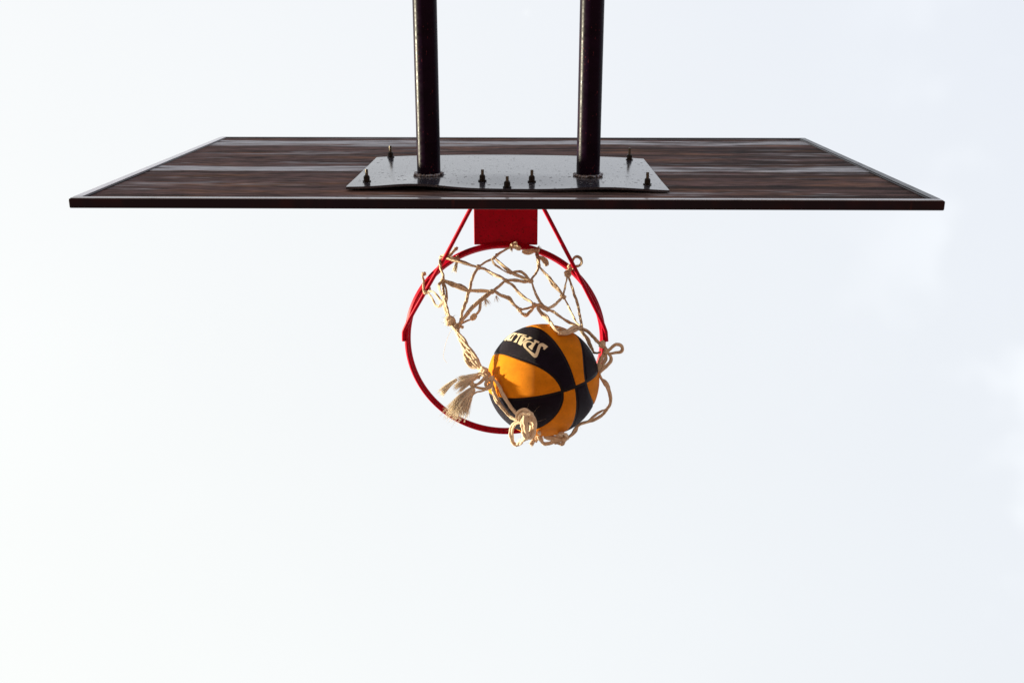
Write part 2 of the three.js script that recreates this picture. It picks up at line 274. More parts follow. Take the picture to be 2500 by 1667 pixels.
// ---------------------------------------------------------------- the ball
{
  const rb = 0.1195, C = new THREE.Vector3(0.08263, 2.75501, -0.37909);
  const ball = thing('basketball', 'orange and black basketball with cream lettering caught in the tangled net', 'basketball', C);
  ball.quaternion.setFromRotationMatrix(new THREE.Matrix4().makeBasis(V([-0.8179, -0.5599, -0.1322]), V([0.2058, -0.0701, -0.9761]), V([0.5372, -0.8256, 0.1726])));
  const pebble = tex(256, 256, (u, v) => { // hexagonal field of small domes
    const n = 12, m = 14; let best = 9;
    for (let j = -1; j <= 1; j++) for (let i = -1; i <= 1; i++) { const row = Math.floor(v * m) + j, col = Math.floor(u * n) + i, x = (col + 0.5 + (((row % 2) + 2) % 2) * 0.5) / n, y = (row + 0.5) / m; best = Math.min(best, Math.hypot((u - x) * n, (v - y) * m)); }
    return sstep(0.62, 0.1, best);
  }, false, [1 / 0.034, 1 / 0.034]);
  const scuff = (base, sd, amt) => tex(512, 512, (u, v) => { const k = 1 + amt * fbm(u * 12 + sd, v * 12, sd, 5), s = 0.5 * sstep(0.33, 0.45, noise(u * 70, v * 70, sd)) * 0.3; return base.map((c) => mix(c * k, c * 0.45, s)); }, true, [1 / 0.3, 1 / 0.3]);
  const orange = std({ map: scuff([0.88, 0.28, 0.009], 2.2, 0.28), bumpMap: pebble, bumpScale: 0.0013, roughness: 0.62, specularIntensity: 0.12 });
  const black = std({ map: scuff([0.010, 0.0055, 0.014], 5.7, 0.7), bumpMap: pebble, bumpScale: 0.0013, roughness: 0.55, specularIntensity: 0.15, sheen: 0.16, sheenColor: lin(0.42, 0.40, 0.44), sheenRoughness: 0.55 });
  const seam = std({ color: lin(0.006, 0.0045, 0.006), roughness: 0.5 });
  part('seam_core', new THREE.SphereGeometry(rb - 0.0012, 96, 64), seam, ball);
  const gE = 0.0205, gG = 0.0175, gC = 0.019, N = 44;
  const loop = (ph) => 1.0165 + 0.2526 * Math.cos(2 * ph) + 0.0431 * Math.cos(4 * ph);
  const edgeT = (k) => { const t = k / N; return 0.5 - 0.5 * Math.cos(Math.PI * (0.12 + 0.76 * t)) / Math.cos(Math.PI * 0.12); };
  for (const sx of [1, -1]) for (const sn of [1, -1]) for (const inside of [1, 0]) {
    const pos = [], uv = [], idx = [];
    for (let i = 0; i <= N; i++) for (let k = 0; k <= N; k++) {
      const a = edgeT(i), bq = edgeT(k);
      // th: angle from the X axis, ph: angle about it measured from P towards N
      let th, ph;
      ph = mix(0, Math.PI, bq);
      const guess = (p) => { const c = loop(p), t0 = inside ? gE : c + gC, t1 = inside ? c - gC : Math.PI / 2 - gG; return mix(t0, t1, a); };
      for (let it = 0; it < 3; it++) { th = guess(ph); const p0 = Math.asin(Math.min(1, Math.sin(gE) / Math.sin(th))); ph = mix(p0, Math.PI - p0, bq); }
      const c = loop(ph), lat = Math.asin(Math.sin(th) * Math.sin(ph)) - gE;
      const d = Math.min(lat, inside ? c - gC - th : Math.min(th - c - gC, Math.PI / 2 - gG - th)) * rb;
      const r = rb - 0.0016 * Math.pow(1 - sstep(-0.0006, 0.0026, d), 1.6);
      pos.push(sx * r * Math.cos(th), sn * r * Math.sin(th) * Math.sin(ph), r * Math.sin(th) * Math.cos(ph));
      uv.push(rb * th * Math.cos(ph), rb * th * Math.sin(ph));
    }
    const W = N + 1;
    for (let i = 0; i < N; i++) for (let k = 0; k < N; k++) { const q = i * W + k; (sx * sn > 0) ? idx.push(q, q + W, q + 1, q + 1, q + W, q + W + 1) : idx.push(q, q + 1, q + W, q + 1, q + W + 1, q + W); }
    const g = new THREE.BufferGeometry(); g.setAttribute('position', new THREE.Float32BufferAttribute(pos, 3)); g.setAttribute('uv', new THREE.Float32BufferAttribute(uv, 2)); g.setIndex(idx); g.computeVertexNormals();
    const isO = (inside === 1) === (sx * sn < 0);
    const m = part('panel', g, isO ? orange : black, ball); m.userData.label = isO ? 'orange pebbled panel' : 'black pebbled panel';
  }
  // cream lettering lying on the black panel
  const D0 = V([0.3867, -0.8377, 0.3857]).normalize(), EX = V([-0.3343, 0.2624, 0.9052]).normalize(), EY = new THREE.Vector3().crossVectors(D0, EX);
  const glyphs = {
    S: [ [[42.1,11.9],[34.9,13.4],[28.6,14.1],[24.6,12],[22.5,7.5],[24.3,-1.8],[26.9,-11.9],[27.5,-16.8],[17.3,-14.4],[4.4,-10],[-0.4,-6.2],[-2.9,-1.5],[-1.7,2.7],[2,4.8],[6.4,4.3],[9.2,2.6],[8,-2.2],[5.8,-5.4],[6.3,-7.6],[16,-11.2],[18,-10.1],[16.5,-7.2],[15.6,7.4],[15.9,9.6],[20.5,9.1],[21.1,13.6],[8.7,14.9],[8.2,11.6],[10.4,9.8],[10.9,6.4],[4.3,7.3],[-1.3,7.3],[-5.9,6.6],[-9.5,3.3],[-10.3,-1.7],[-7.7,-7.1],[-2.2,-11.5],[9.9,-16.7],[25.3,-23.3],[30.1,-24.5],[33.4,-22.9],[34.6,-19.7],[33.3,-11.1],[30.3,0.6],[29.7,5.2],[33.6,5.8],[35.9,4.1],[36,1.1],[39.9,0.9]]],
    A: [ [[-22.5,-5.9],[-11.7,-9],[-10.2,3.4],[-6.2,9.6],[-1.1,12.2],[0.7,17.1],[-8.2,19.3],[-8.1,14.2],[-13,14.8],[-24.7,19],[-27.3,16.1]], [[-14.5,0.5],[-12.5,9.8],[-18.5,13.5]]],
    L: [ [[-38.2,-2],[-28.1,-3.8],[-29.3,2.1],[-32.8,17.9],[-29.3,20],[-16.7,18.9],[-15.9,21.1],[-23.3,22],[-46.5,26.2],[-41.2,17],[-38.2,18.1],[-35.3,11.9],[-35.5,1.6]]],
    D: [ [[-67.8,6.7],[-62.1,3.4],[-46.8,1],[-48.2,7.2],[-51.4,18.6],[-45.7,25.3],[-64.9,32.6],[-72.5,32.4],[-73.8,24.5],[-71.4,12.9]], [[-58.6,7.7],[-53.1,7.6],[-54,19.8],[-56.8,24.5],[-61.9,23.1],[-60.5,13.2]]],
    I: [ [[-84.8,10.7],[-71.7,5.2],[-71,15.2],[-73.5,28.4],[-87.7,36.5],[-87.8,26.1]]],
  };
  const frame = (o, pts) => pts.map(([r, u]) => [o[0] - 0.94 * r - 0.34 * u, o[1] + 0.34 * r - 0.94 * u]);   // letters past the edge of the view
  glyphs.N = [frame([-89, 38], [[0, 0], [5, 0], [5, 14], [11, 0], [16, 0], [16, 23], [11, 23], [11, 9], [5, 23], [0, 23]])];
  glyphs.G = [frame([-108, 44], [[3, 0], [15, 0], [17, 3], [17, 12], [9, 12], [9, 8], [12, 8], [12, 5], [5, 5], [5, 18], [12, 18], [12, 15], [17, 15], [17, 20], [14, 23], [3, 23], [0, 20], [0, 3]])];
  const ink = std({ color: lin(0.82, 0.66, 0.45), roughness: 0.6, bumpMap: pebble, bumpScale: 0.0004 });
  const wrap = (x, y, r) => { const t = Math.hypot(x, y) / 1000 / rb, d = D0.clone().multiplyScalar(Math.cos(t)); if (t > 0) d.addScaledVector(EX, Math.sin(t) * x / Math.hypot(x, y)).addScaledVector(EY, Math.sin(t) * y / Math.hypot(x, y)); return d.multiplyScalar(r); };
  for (const polys of Object.values(glyphs)) {
    const s = new THREE.Shape(polys[0].map(([x, y]) => new THREE.Vector2(x, y))); if (polys[1]) s.holes.push(new THREE.Path(polys[1].map(([x, y]) => new THREE.Vector2(x, y))));
    let g = new THREE.ShapeGeometry(s).toNonIndexed();
    for (let pass = 0; pass < 3; pass++) { // split long edges so that the print follows the curve
      const p = g.attributes.position, out = [];
      for (let i = 0; i < p.count; i += 3) { const q = [0, 1, 2].map((k) => [p.getX(i + k), p.getY(i + k)]), m = [0, 1, 2].map((k) => [(q[k][0] + q[(k + 1) % 3][0]) / 2, (q[k][1] + q[(k + 1) % 3][1]) / 2]); for (const t of [[q[0], m[0], m[2]], [m[0], q[1], m[1]], [m[2], m[1], q[2]], [m[0], m[1], m[2]]]) for (const v of t) out.push(v[0], v[1], 0); }
      g = new THREE.BufferGeometry(); g.setAttribute('position', new THREE.Float32BufferAttribute(out, 3));
    }
    const p = g.attributes.position, uv = [], nn = [];
    for (let i = 0; i < p.count; i++) { const x = p.getX(i), y = p.getY(i), w = wrap(x, y, rb + 0.00035), n = w.clone().normalize(); uv.push(x / 1000, y / 1000); p.setXYZ(i, w.x, w.y, w.z); nn.push(n.x, n.y, n.z); }
    g.setAttribute('normal', new THREE.Float32BufferAttribute(nn, 3)); g.setAttribute('uv', new THREE.Float32BufferAttribute(uv, 2));
    part('letter', g, ink, ball);
  }
}

// ---------------------------------------------------------------- the net
const net = thing('basketball_net', 'frayed tan cord net hanging knotted and torn from the red rim around the ball', 'net', new THREE.Vector3(0, 3.045, -0.3864));
const fibre = tex(128, 512, (u, v) => { const k = 1 + 0.9 * fbm(u * 22, v * 14, 3, 3) + 0.35 * noise(u * 40, v * 60, 7); return [0.74 * k, 0.565 * k, 0.40 * k]; }, true, [50, 6]);
const fibreB = tex(128, 512, (u, v) => 0.5 + 0.8 * fbm(u * 26, v * 12, 5, 3), false, [50, 6]);
const cordMat = std({ map: fibre, bumpMap: fibreB, bumpScale: 0.0012, roughness: 0.9, side: THREE.DoubleSide });
const paleMat = std({ color: lin(0.86, 0.75, 0.60), roughness: 0.9 });
const jit = (s) => new THREE.Vector3(rr(-s, s), rr(-s, s), rr(-s, s));
function yarnPath(curve, off, ph0, tw, flat, len, up) { // one yarn of a cord: an offset path that winds round the centre line
  const n = Math.max(6, Math.round(len / 0.004)), pts = []; let n0 = new THREE.Vector3(0.2, 0.9, 0.4);
  for (let i = 0; i <= n; i++) {
    const s = i / n, c = curve.getPointAt(s), t = curve.getTangentAt(s); if (up) n0.copy(up);
    const nn = n0.clone().addScaledVector(t, -n0.dot(t)).normalize(); n0.copy(nn); const b = new THREE.Vector3().crossVectors(t, nn);
    const e = 0.55 + 0.45 * Math.sin(Math.PI * Math.min(1, Math.max(0, s))), a = ph0 + tw * s;
    c.addScaledVector(b, Math.cos(a) * off * e).addScaledVector(nn, Math.sin(a) * off * flat * e).add(jit(off * 0.16));
    pts.push(c);
  }
  return pts;
}
function cord(w, p, { yarns = 3, tw = 0.55, flat = 0.6 } = {}) {
  w *= yarns === 1 ? 0.001 : 0.00118; const curve = new THREE.CatmullRomCurve3(p.map(V), false, 'centripetal'), len = curve.getLength(), gs = [];
  const turns = tw * len / (0.055) * 2 * Math.PI, ph = rnd() * 6.28, sd = rnd() * 50;
  if (yarns === 1) { gs.push(sweep(p.map(V), { seg: 24, sides: 4, rad: w / 2 })); return part('cord', gs, paleMat, net); }
  for (let k = 0; k < yarns; k++) {
    const off = w * (yarns === 2 ? 0.24 : 0.27), y = yarnPath(curve, off, ph + k / yarns * 6.283, turns, flat, len);
    gs.push(sweep(y, { seg: Math.max(10, Math.round(len / 0.0026)), sides: 7, rad: (s) => w * (yarns === 2 ? 0.27 : 0.25) * (1 + 0.32 * noise(s * len * 70, sd + k * 3, 1)), aspect: 0.8, twist: turns * 0.5 }));
  }
  for (let i = 0; i < len * 60; i++) { const c = curve.getPointAt(rnd()), d = jit(1).normalize(); gs.push(sweep([c, c.clone().addScaledVector(d, w * 0.7), c.clone().addScaledVector(d, w * rr(0.9, 1.5)).add(jit(w * 0.5))], { seg: 4, sides: 3, rad: (s) => 0.00022 * (1.05 - s), cap: false })); }
  return part('cord', gs, cordMat, net);
}
function ribbon(w, p, { flat = 0.55 } = {}) { // an untwisted, spread-out stretch of cord
  w *= 0.00112; const curve = new THREE.CatmullRomCurve3(p.map(V), false, 'centripetal'), len = curve.getLength(), gs = [], n = 4, sd = rnd() * 40;
  const up = new THREE.Vector3(rr(-0.35, 0.35), 1, rr(-0.1, 0.5)).normalize();
  for (let k = 0; k < n; k++) {
    const q = (k / (n - 1) - 0.5) * 2, pts = [], m = 10; let n0 = up.clone();
    for (let i = 0; i <= m; i++) { const s = i / m, c = curve.getPointAt(s), t = curve.getTangentAt(s), nn = up.clone().addScaledVector(t, -up.dot(t)).normalize(), b = new THREE.Vector3().crossVectors(t, nn), e = 0.45 + 0.55 * Math.pow(Math.sin(Math.PI * mix(0.12, 0.88, s)), 1.2); c.addScaledVector(b, q * w * 0.33 * e).addScaledVector(nn, w * 0.05 * Math.sin(k * 2 + s * 5)).add(jit(w * 0.03)); pts.push(c); }
    gs.push(sweep(pts, { seg: Math.max(14, Math.round(len / 0.0025)), sides: 8, rad: (s) => w * 0.20 * (0.7 + 0.3 * Math.sin(Math.PI * s)) * (1 + 0.2 * noise(s * len * 60, sd + k, 2)), aspect: flat, up }));
  }
  return part('cord_strip', gs, cordMat, net);
}
function knot(w, p, { long = 1, fuzz = 6 } = {}) { // a lump of cord wound over itself
  w *= 0.0012; const gs = [], q = new THREE.Quaternion().setFromEuler(new THREE.Euler(rr(0, 6), rr(0, 6), rr(0, 6))), c = V(p);
  for (let k = 0; k < 2; k++) {
    const pts = [], a0 = rnd() * 6;
    for (let i = 0; i < 26; i++) { const t = i / 26 * Math.PI * 2 * 2 + a0, r = w * (0.22 + 0.10 * Math.cos(1.5 * t)); pts.push(new THREE.Vector3(r * Math.cos(t) * long, r * Math.sin(t), w * 0.2 * Math.sin(1.5 * t)).applyQuaternion(q).add(c).add(jit(w * 0.05))); }
    gs.push(sweep(pts, { seg: 64, sides: 7, rad: (s) => w * 0.19 * (1 + 0.25 * noise(s * 20, k, w * 900)), closed: true })); q.multiply(new THREE.Quaternion().setFromEuler(new THREE.Euler(1.3, 0.6, 0.4)));
  }
  const core = new THREE.IcosahedronGeometry(w * 0.3, 2); core.translate(c.x, c.y, c.z); gs.push(core);
  for (let i = 0; i < fuzz; i++) { const d = jit(1).normalize(), s = c.clone().addScaledVector(d, w * 0.35); gs.push(sweep([s, s.clone().addScaledVector(d, w * 0.25).add(jit(w * 0.1)), s.clone().addScaledVector(d, w * rr(0.3, 0.5)).add(jit(w * 0.25))], { seg: 5, sides: 3, rad: (t) => 0.00025 * (1.05 - t), cap: false })); }
  return part('knot', gs, cordMat, net);
}
function tassel(w0, w1, n, p, { flare = 0.25 } = {}) { // a frayed end: loose fibres that fan out
  w0 *= 0.001; w1 *= 0.001; const curve = new THREE.CatmullRomCurve3(p.map(V), false, 'centripetal'), gs = [], len = curve.getLength();
  const locks = Array.from({ length: 11 }, () => [rnd() * 6.283, Math.sqrt(rnd()) * 0.9, rr(0.8, 1.05)]);
  n = Math.round(n * 2);
  for (let i = 0; i < n; i++) {
    const L = locks[i % 11], a = L[0] + rr(-0.45, 0.45), r = Math.abs(L[1] + rr(-0.22, 0.22)), l = L[2] * rr(0.78, 1.03), pts = [], wob = jit(w1 * 0.09), s0 = rnd() < 0.25 ? rr(0, 0.35) : 0;
    for (let k = 0; k <= 5; k++) {
      const s = mix(s0, l, k / 5), c = curve.getPointAt(Math.min(1, s)), t = curve.getTangentAt(Math.min(1, s)); if (s > 1) c.addScaledVector(t, (s - 1) * len);
      const nn = new THREE.Vector3(0.1, 0.95, 0.3).addScaledVector(t, -(0.1 * t.x + 0.95 * t.y + 0.3 * t.z)).normalize(), b = new THREE.Vector3().crossVectors(t, nn), R = mix(w0, w1, Math.pow(s, 0.8)) / 2 * r;
      c.addScaledVector(b, Math.cos(a) * R).addScaledVector(nn, Math.sin(a) * R * 0.55).addScaledVector(wob, s * s * (1 + flare * 3)).add(jit(w1 * 0.012)); pts.push(c);
    }
    gs.push(sweep(pts, { seg: 8, sides: 3, rad: (s) => 0.0005 * (1.1 - 0.8 * s), cap: false }));
  }
  return part('tassel', gs, paleMat, net);
}
cord(6, [[-.195,.011,.1662],[-.1999,.005,.1641],[-.1963,-.005,.1519],[-.1962,-.015,.1393],[-.1947,-.023,.13],[-.1882,-.025,.1255],[-.1815,-.025,.1306],[-.181,-.015,.1368]]);
knot(9, [-.1962,.005,.1651]);
knot(9, [-.1913,-.025,.1281]);
cord(6.5, [[-.1877,-.025,.1281],[-.1795,-.033,.1328],[-.1654,-.055,.1337],[-.1542,-.075,.1255],[-.1444,-.095,.1212],[-.1351,-.125,.115],[-.1244,-.185,.1155]], {tw:.5});
cord(6, [[-.1852,-.025,.1281],[-.1717,-.055,.1199],[-.1623,-.07,.1078],[-.153,-.08,.11],[-.1467,-.095,.1237],[-.1405,-.115,.117],[-.1329,-.155,.1139]]);
cord(8, [[-.1171,.015,.2256],[-.1219,.005,.2233],[-.1302,0,.2152],[-.1369,-.01,.2112],[-.1444,.005,.2002]]);
knot(8, [-.1197,.01,.225]);
cord(7.5, [[-.1548,-.01,.2092],[-.1418,-.025,.2164],[-.1266,-.035,.2134],[-.1044,-.045,.2077],[-.0847,-.055,.2022],[-.0663,-.065,.1986]]);
cord(6.5, [[-.1553,-.011,.2049],[-.1415,-.03,.2114],[-.1164,-.045,.2086],[-.0917,-.057,.2039],[-.0698,-.065,.2003]]);
cord(6.5, [[-.1541,-.01,.2079],[-.1543,-.04,.2008],[-.1493,-.065,.1921],[-.1427,-.085,.1825],[-.1433,-.095,.1752]]);
knot(10, [-.1524,-.015,.2093]);
cord(7, [[-.1172,.005,.2078],[-.1123,-.015,.2075],[-.1147,-.035,.2023],[-.1165,-.045,.1997]]);
tassel(5, 13, 60, [[-.1149,-.04,.2022],[-.1168,-.05,.196],[-.1183,-.065,.1869]]);
knot(8, [-.1132,0,.2077]);
knot(10, [.013,-.011,.2368]);
cord(6, [[.013,-.015,.2352],[-.0013,-.025,.2313],[-.0155,-.04,.226],[-.0236,-.05,.2209],[-.0295,-.055,.2167],[-.0461,-.06,.2104],[-.0607,-.065,.2018]]);
knot(7.5, [-.0221,-.045,.2222]);
ribbon(11, [[.0155,-.015,.2365],[.024,-.019,.2342],[.033,-.021,.2317]]);
ribbon(7, [[.013,-.009,.2364],[.0178,-.009,.2409],[.0239,-.011,.2443]]);
tassel(5, 9, 16, [[.0126,-.017,.2332],[.0119,-.023,.2296],[.0113,-.027,.2268]]);
knot(10, [.0713,-.009,.2262]);
cord(9, [[.0709,-.005,.2282],[.0708,-.015,.2206],[.0731,-.035,.2104],[.0746,-.055,.2016]]);
cord(6, [[.0685,-.005,.2233],[.0693,-.025,.2179],[.0735,-.045,.2078],[.0751,-.055,.2028]]);
ribbon(12, [[.0652,-.009,.2266],[.0567,-.015,.2243],[.047,-.019,.2239],[.0364,-.021,.2273]]);
ribbon(12, [[.076,-.03,.2137],[.0843,-.04,.2116],[.0908,-.045,.2059],[.0932,-.05,.1987]]);
tassel(6, 16, 30, [[.0714,-.005,.227],[.075,-.001,.2286],[.0792,-.001,.2304]]);
cord(6.5, [[.1495,-.015,.1885],[.153,0,.1949],[.1562,.005,.2025],[.1634,-.005,.2104],[.1722,-.015,.2073],[.1746,-.015,.1973],[.1681,-.009,.1891],[.1585,-.005,.1866],[.1528,-.01,.1823]]);
knot(9, [.1462,-.017,.1895]);
knot(15, [.1412,-.045,.1779], {long:1.3});
knot(9, [.1446,-.03,.1834]);
cord(5, [[.1397,-.055,.1735],[.1362,-.07,.1625],[.133,-.085,.1517],[.1296,-.105,.1448]], {yarns:2});
cord(7, [[.1438,-.055,.171],[.1495,-.075,.1589],[.1548,-.105,.1449],[.1607,-.135,.1337],[.163,-.155,.1225],[.1648,-.2,.1141],[.1658,-.24,.1108]]);
knot(11, [-.0639,-.065,.1986]);
cord(8, [[-.0603,-.065,.1974],[-.0504,-.073,.1964],[-.0383,-.08,.1914],[-.0237,-.095,.1874],[-.0105,-.105,.1851],[-.0016,-.115,.1814]], {tw:.5});
cord(7.5, [[-.0662,-.067,.1942],[-.0736,-.08,.1851],[-.0784,-.09,.1742],[-.0813,-.105,.161],[-.0854,-.115,.149],[-.0887,-.135,.1375],[-.0932,-.165,.129],[-.0964,-.19,.1195],[-.0978,-.215,.1103]]);
knot(8, [-.0849,-.115,.1527]);
knot(8.5, [.0003,-.115,.1802]);
cord(7.5, [[.0026,-.115,.1809],[.0144,-.115,.1815],[.0261,-.115,.1798],[.0402,-.115,.1775],[.0542,-.115,.1787]], {tw:.4});
cord(7, [[-.0039,-.115,.1773],[-.0135,-.127,.1719],[-.0214,-.137,.1673],[-.0293,-.145,.1639]]);
cord(7.5, [[.0027,-.117,.1778],[.0145,-.125,.1727],[.0228,-.133,.1652],[.031,-.14,.1575],[.0427,-.152,.15],[.0542,-.165,.1465],[.0634,-.175,.1417]]);
cord(8, [[-.029,-.053,.2196],[-.0234,-.06,.2159],[-.0123,-.075,.2097],[.0009,-.085,.2001],[.0165,-.095,.1917],[.033,-.105,.187],[.053,-.115,.1799]], {tw:.3});
cord(5.5, [[-.0283,-.055,.2208],[-.0322,-.06,.2159],[-.0279,-.07,.2085],[-.017,-.078,.2019],[-.0026,-.087,.1945],[.0117,-.095,.1904]], {yarns:2});
cord(7, [[.0141,-.095,.1933],[.0247,-.095,.1963],[.0353,-.1,.1961],[.0436,-.105,.1911],[.053,-.115,.1823]], {tw:.4});
knot(10, [.0561,-.115,.1792]);
cord(7, [[.0577,-.11,.1835],[.0655,-.095,.1894],[.0714,-.075,.1954],[.0742,-.055,.2004]], {tw:.3});
knot(8.5, [.0744,-.055,.2009]);
cord(6, [[.0594,-.119,.1749],[.0624,-.13,.1658],[.0693,-.145,.153],[.075,-.16,.1452],[.0818,-.175,.141],[.0908,-.185,.1351]]);
cord(6.5, [[.077,-.06,.1979],[.0877,-.07,.1869],[.0995,-.08,.176],[.1137,-.09,.1615],[.1265,-.103,.1467]], {tw:.4});
cord(4, [[.0782,-.06,.1967],[.0972,-.08,.1748],[.1023,-.087,.1644],[.116,-.095,.1543],[.1253,-.105,.1472]], {yarns:2});
cord(4.5, [[.0924,-.075,.1857],[.1019,-.08,.1772],[.1054,-.087,.1668],[.1136,-.093,.1611]], {yarns:2});
knot(11, [.1294,-.105,.1411], {long:1.3});
ribbon(11, [[.1257,-.11,.1383],[.1189,-.125,.1356],[.1102,-.145,.1327],[.1005,-.165,.1335],[.092,-.183,.135]]);
cord(6, [[.1327,-.113,.1377],[.1408,-.14,.1265],[.1485,-.18,.1177],[.1559,-.22,.1118],[.1626,-.245,.1107]], {yarns:2});
knot(10, [.0639,-.173,.1397]);
cord(9, [[.0623,-.173,.1404],[.0726,-.175,.1386],[.0818,-.179,.1362],[.0927,-.185,.1332]]);
cord(8, [[.0657,-.175,.1374],[.0749,-.175,.141],[.084,-.179,.1386],[.0931,-.185,.1356]]);
knot(10, [.092,-.185,.1337]);
cord(7, [[.0634,-.175,.1386],[.0577,-.177,.1295],[.052,-.183,.1253],[.0451,-.187,.1197],[.0371,-.185,.1246],[.0309,-.181,.1282]]);
cord(5.5, [[.0623,-.175,.1378],[.0496,-.178,.1346],[.0348,-.181,.1313]], {tw:.4});
knot(9, [.0318,-.181,.1306]);
knot(7, [.0447,-.187,.1216]);
cord(8, [[.0301,-.179,.1324],[.0197,-.172,.1399],[.0104,-.165,.1487],[.0034,-.161,.1528],[-.0105,-.155,.1573],[-.0247,-.145,.1627]]);
cord(6, [[.029,-.179,.13],[.0174,-.172,.1435],[.0081,-.163,.1541],[-.0001,-.159,.1553],[-.0082,-.155,.1566]]);
cord(8, [[.0699,-.177,.1344],[.0783,-.19,.1251],[.0883,-.205,.1188],[.097,-.225,.1166],[.1013,-.3158,.1348],[.1077,-.32,.1276],[.1163,-.3252,.1229]]);
cord(5.5, [[.0715,-.177,.1356],[.0817,-.19,.1274],[.0928,-.207,.123],[.0959,-.225,.1201],[.1032,-.3233,.1349],[.1139,-.331,.126]]);
ribbon(13, [[.1129,-.328,.1251],[.125,-.3218,.1221],[.1364,-.3084,.1225],[.1458,-.2915,.1226],[.1613,-.248,.1102]]);
cord(7, [[.1162,-.3292,.1228],[.1295,-.3196,.1199],[.1431,-.3033,.1198],[.1613,-.248,.1102]]);
cord(6, [[.1078,-.3189,.1268],[.1167,-.3084,.1277],[.1275,-.3117,.1235],[.1387,-.3033,.1221]]);
knot(10, [.1626,-.245,.1093]);
cord(7, [[.0942,-.187,.1326],[.1043,-.195,.1314],[.1199,-.21,.124],[.1374,-.23,.1182],[.1505,-.24,.1148],[.1615,-.245,.1107]], {yarns:2,tw:.5});
cord(8, [[.1615,-.245,.1088],[.1703,-.249,.1073],[.1801,-.255,.1027],[.1897,-.265,.0954],[.1982,-.273,.0875],[.2057,-.279,.0825]], {tw:.3});
cord(8.5, [[.1657,-.205,.093],[.1736,-.2,.0795],[.1811,-.2,.0699],[.186,-.21,.0599],[.1909,-.22,.0517]]);
cord(5, [[.1806,-.2,.0735],[.1892,-.215,.0592],[.1911,-.23,.0521],[.1969,-.255,.0562],[.2042,-.275,.0653]]);
knot(13, [.2068,-.279,.0836], {long:1.3});
knot(11, [.2153,-.288,.0715]);
cord(8, [[.2046,-.278,.0845],[.211,-.283,.0791],[.2175,-.288,.0704]]);
cord(7, [[.2164,-.288,.0692],[.2259,-.29,.0803],[.2351,-.295,.089],[.2448,-.297,.0874],[.2489,-.297,.0816],[.2459,-.295,.0735],[.2349,-.291,.0698],[.2199,-.288,.0646]], {tw:.4});
cord(8, [[.2113,-.283,.0702],[.209,-.287,.0622],[.2035,-.29,.0539],[.2003,-.293,.042],[.2008,-.297,.0282]], {tw:.5});
cord(7, [[.2145,-.285,.0686],[.2146,-.288,.0556],[.2092,-.292,.0429],[.2036,-.297,.0306]]);
cord(7, [[.2176,-.287,.0692],[.2254,-.29,.0586],[.2255,-.292,.0512],[.2178,-.295,.0428],[.2079,-.297,.0341],[.2021,-.299,.0261]]);
cord(5, [[.2056,-.275,.0558],[.2074,-.283,.0515],[.2016,-.289,.043],[.1987,-.293,.0338]]);
cord(6.5, [[.2009,-.297,.027],[.2037,-.301,.0184],[.2103,-.305,.0077],[.2182,-.307,-.0045],[.2247,-.31,-.0211],[.2243,-.313,-.0389],[.2125,-.315,-.0572],[.1949,-.318,-.0709],[.175,-.32,-.0764],[.1616,-.323,-.0805],[.1506,-.325,-.0894],[.144,-.327,-.101],[.1363,-.329,-.1094]]);
cord(5.5, [[.2016,-.297,.0235],[.2044,-.301,.0156],[.2158,-.305,.0089],[.2239,-.307,-.008],[.2264,-.311,-.0278],[.2223,-.313,-.0448],[.2058,-.315,-.0537],[.1904,-.317,-.0642],[.1794,-.32,-.0745],[.1638,-.323,-.081]], {yarns:2});
cord(5.5, [[.1572,-.323,-.0825],[.1518,-.325,-.0966],[.1418,-.328,-.105],[.133,-.33,-.1119]]);
knot(10, [-.1437,-.093,.1742]);
cord(7, [[-.1438,-.095,.1723],[-.14,-.12,.1575],[-.135,-.15,.1439],[-.1273,-.185,.1322],[-.1196,-.21,.1182]]);
cord(6.5, [[-.1426,-.095,.1716],[-.1349,-.115,.161],[-.132,-.135,.1494],[-.1316,-.165,.1385],[-.125,-.195,.128],[-.1189,-.21,.1158]]);
cord(5, [[-.1445,-.095,.1703],[-.1411,-.12,.1526],[-.1381,-.15,.1391],[-.1315,-.185,.1298],[-.1233,-.205,.1191]]);
ribbon(9, [[-.144,-.095,.1733],[-.1504,-.105,.168],[-.1511,-.115,.1634],[-.1476,-.125,.1576],[-.1423,-.135,.1506]]);
ribbon(11, [[-.1402,-.095,.1738],[-.13,-.1,.1712],[-.1128,-.11,.1666],[-.0935,-.12,.161],[-.0848,-.125,.159]]);
cord(6, [[-.1386,-.095,.1716],[-.1201,-.107,.165],[-.1057,-.11,.1683],[-.0913,-.117,.1641],[-.0838,-.125,.159]]);
ribbon(9, [[-.0848,-.125,.159],[-.0648,-.132,.1605],[-.0482,-.138,.1622],[-.0316,-.145,.1634]]);
knot(10, [-.0305,-.145,.1627]);
cord(9, [[-.0334,-.149,.1604],[-.0451,-.16,.153],[-.0607,-.173,.1458],[-.075,-.189,.1348],[-.088,-.205,.1216],[-.0978,-.215,.1098]], {tw:.4});
cord(7, [[-.035,-.149,.162],[-.0496,-.161,.1545],[-.054,-.167,.1501],[-.0405,-.157,.1558]]);
ribbon(6, [[-.053,-.165,.152],[-.0549,-.175,.1428],[-.0567,-.185,.1314],[-.0623,-.193,.1253],[-.068,-.195,.1211]]);
ribbon(12, [[-.0646,-.193,.1234],[-.0702,-.197,.1181],[-.0754,-.199,.1146]]);
cord(5, [[-.0747,-.199,.1146],[-.0847,-.205,.1116],[-.0936,-.21,.1083],[-.099,-.215,.1067]]);
tassel(3, 30, 14, [[-.0451,-.16,.1482],[-.0413,-.17,.1427],[-.04,-.175,.1369]]);
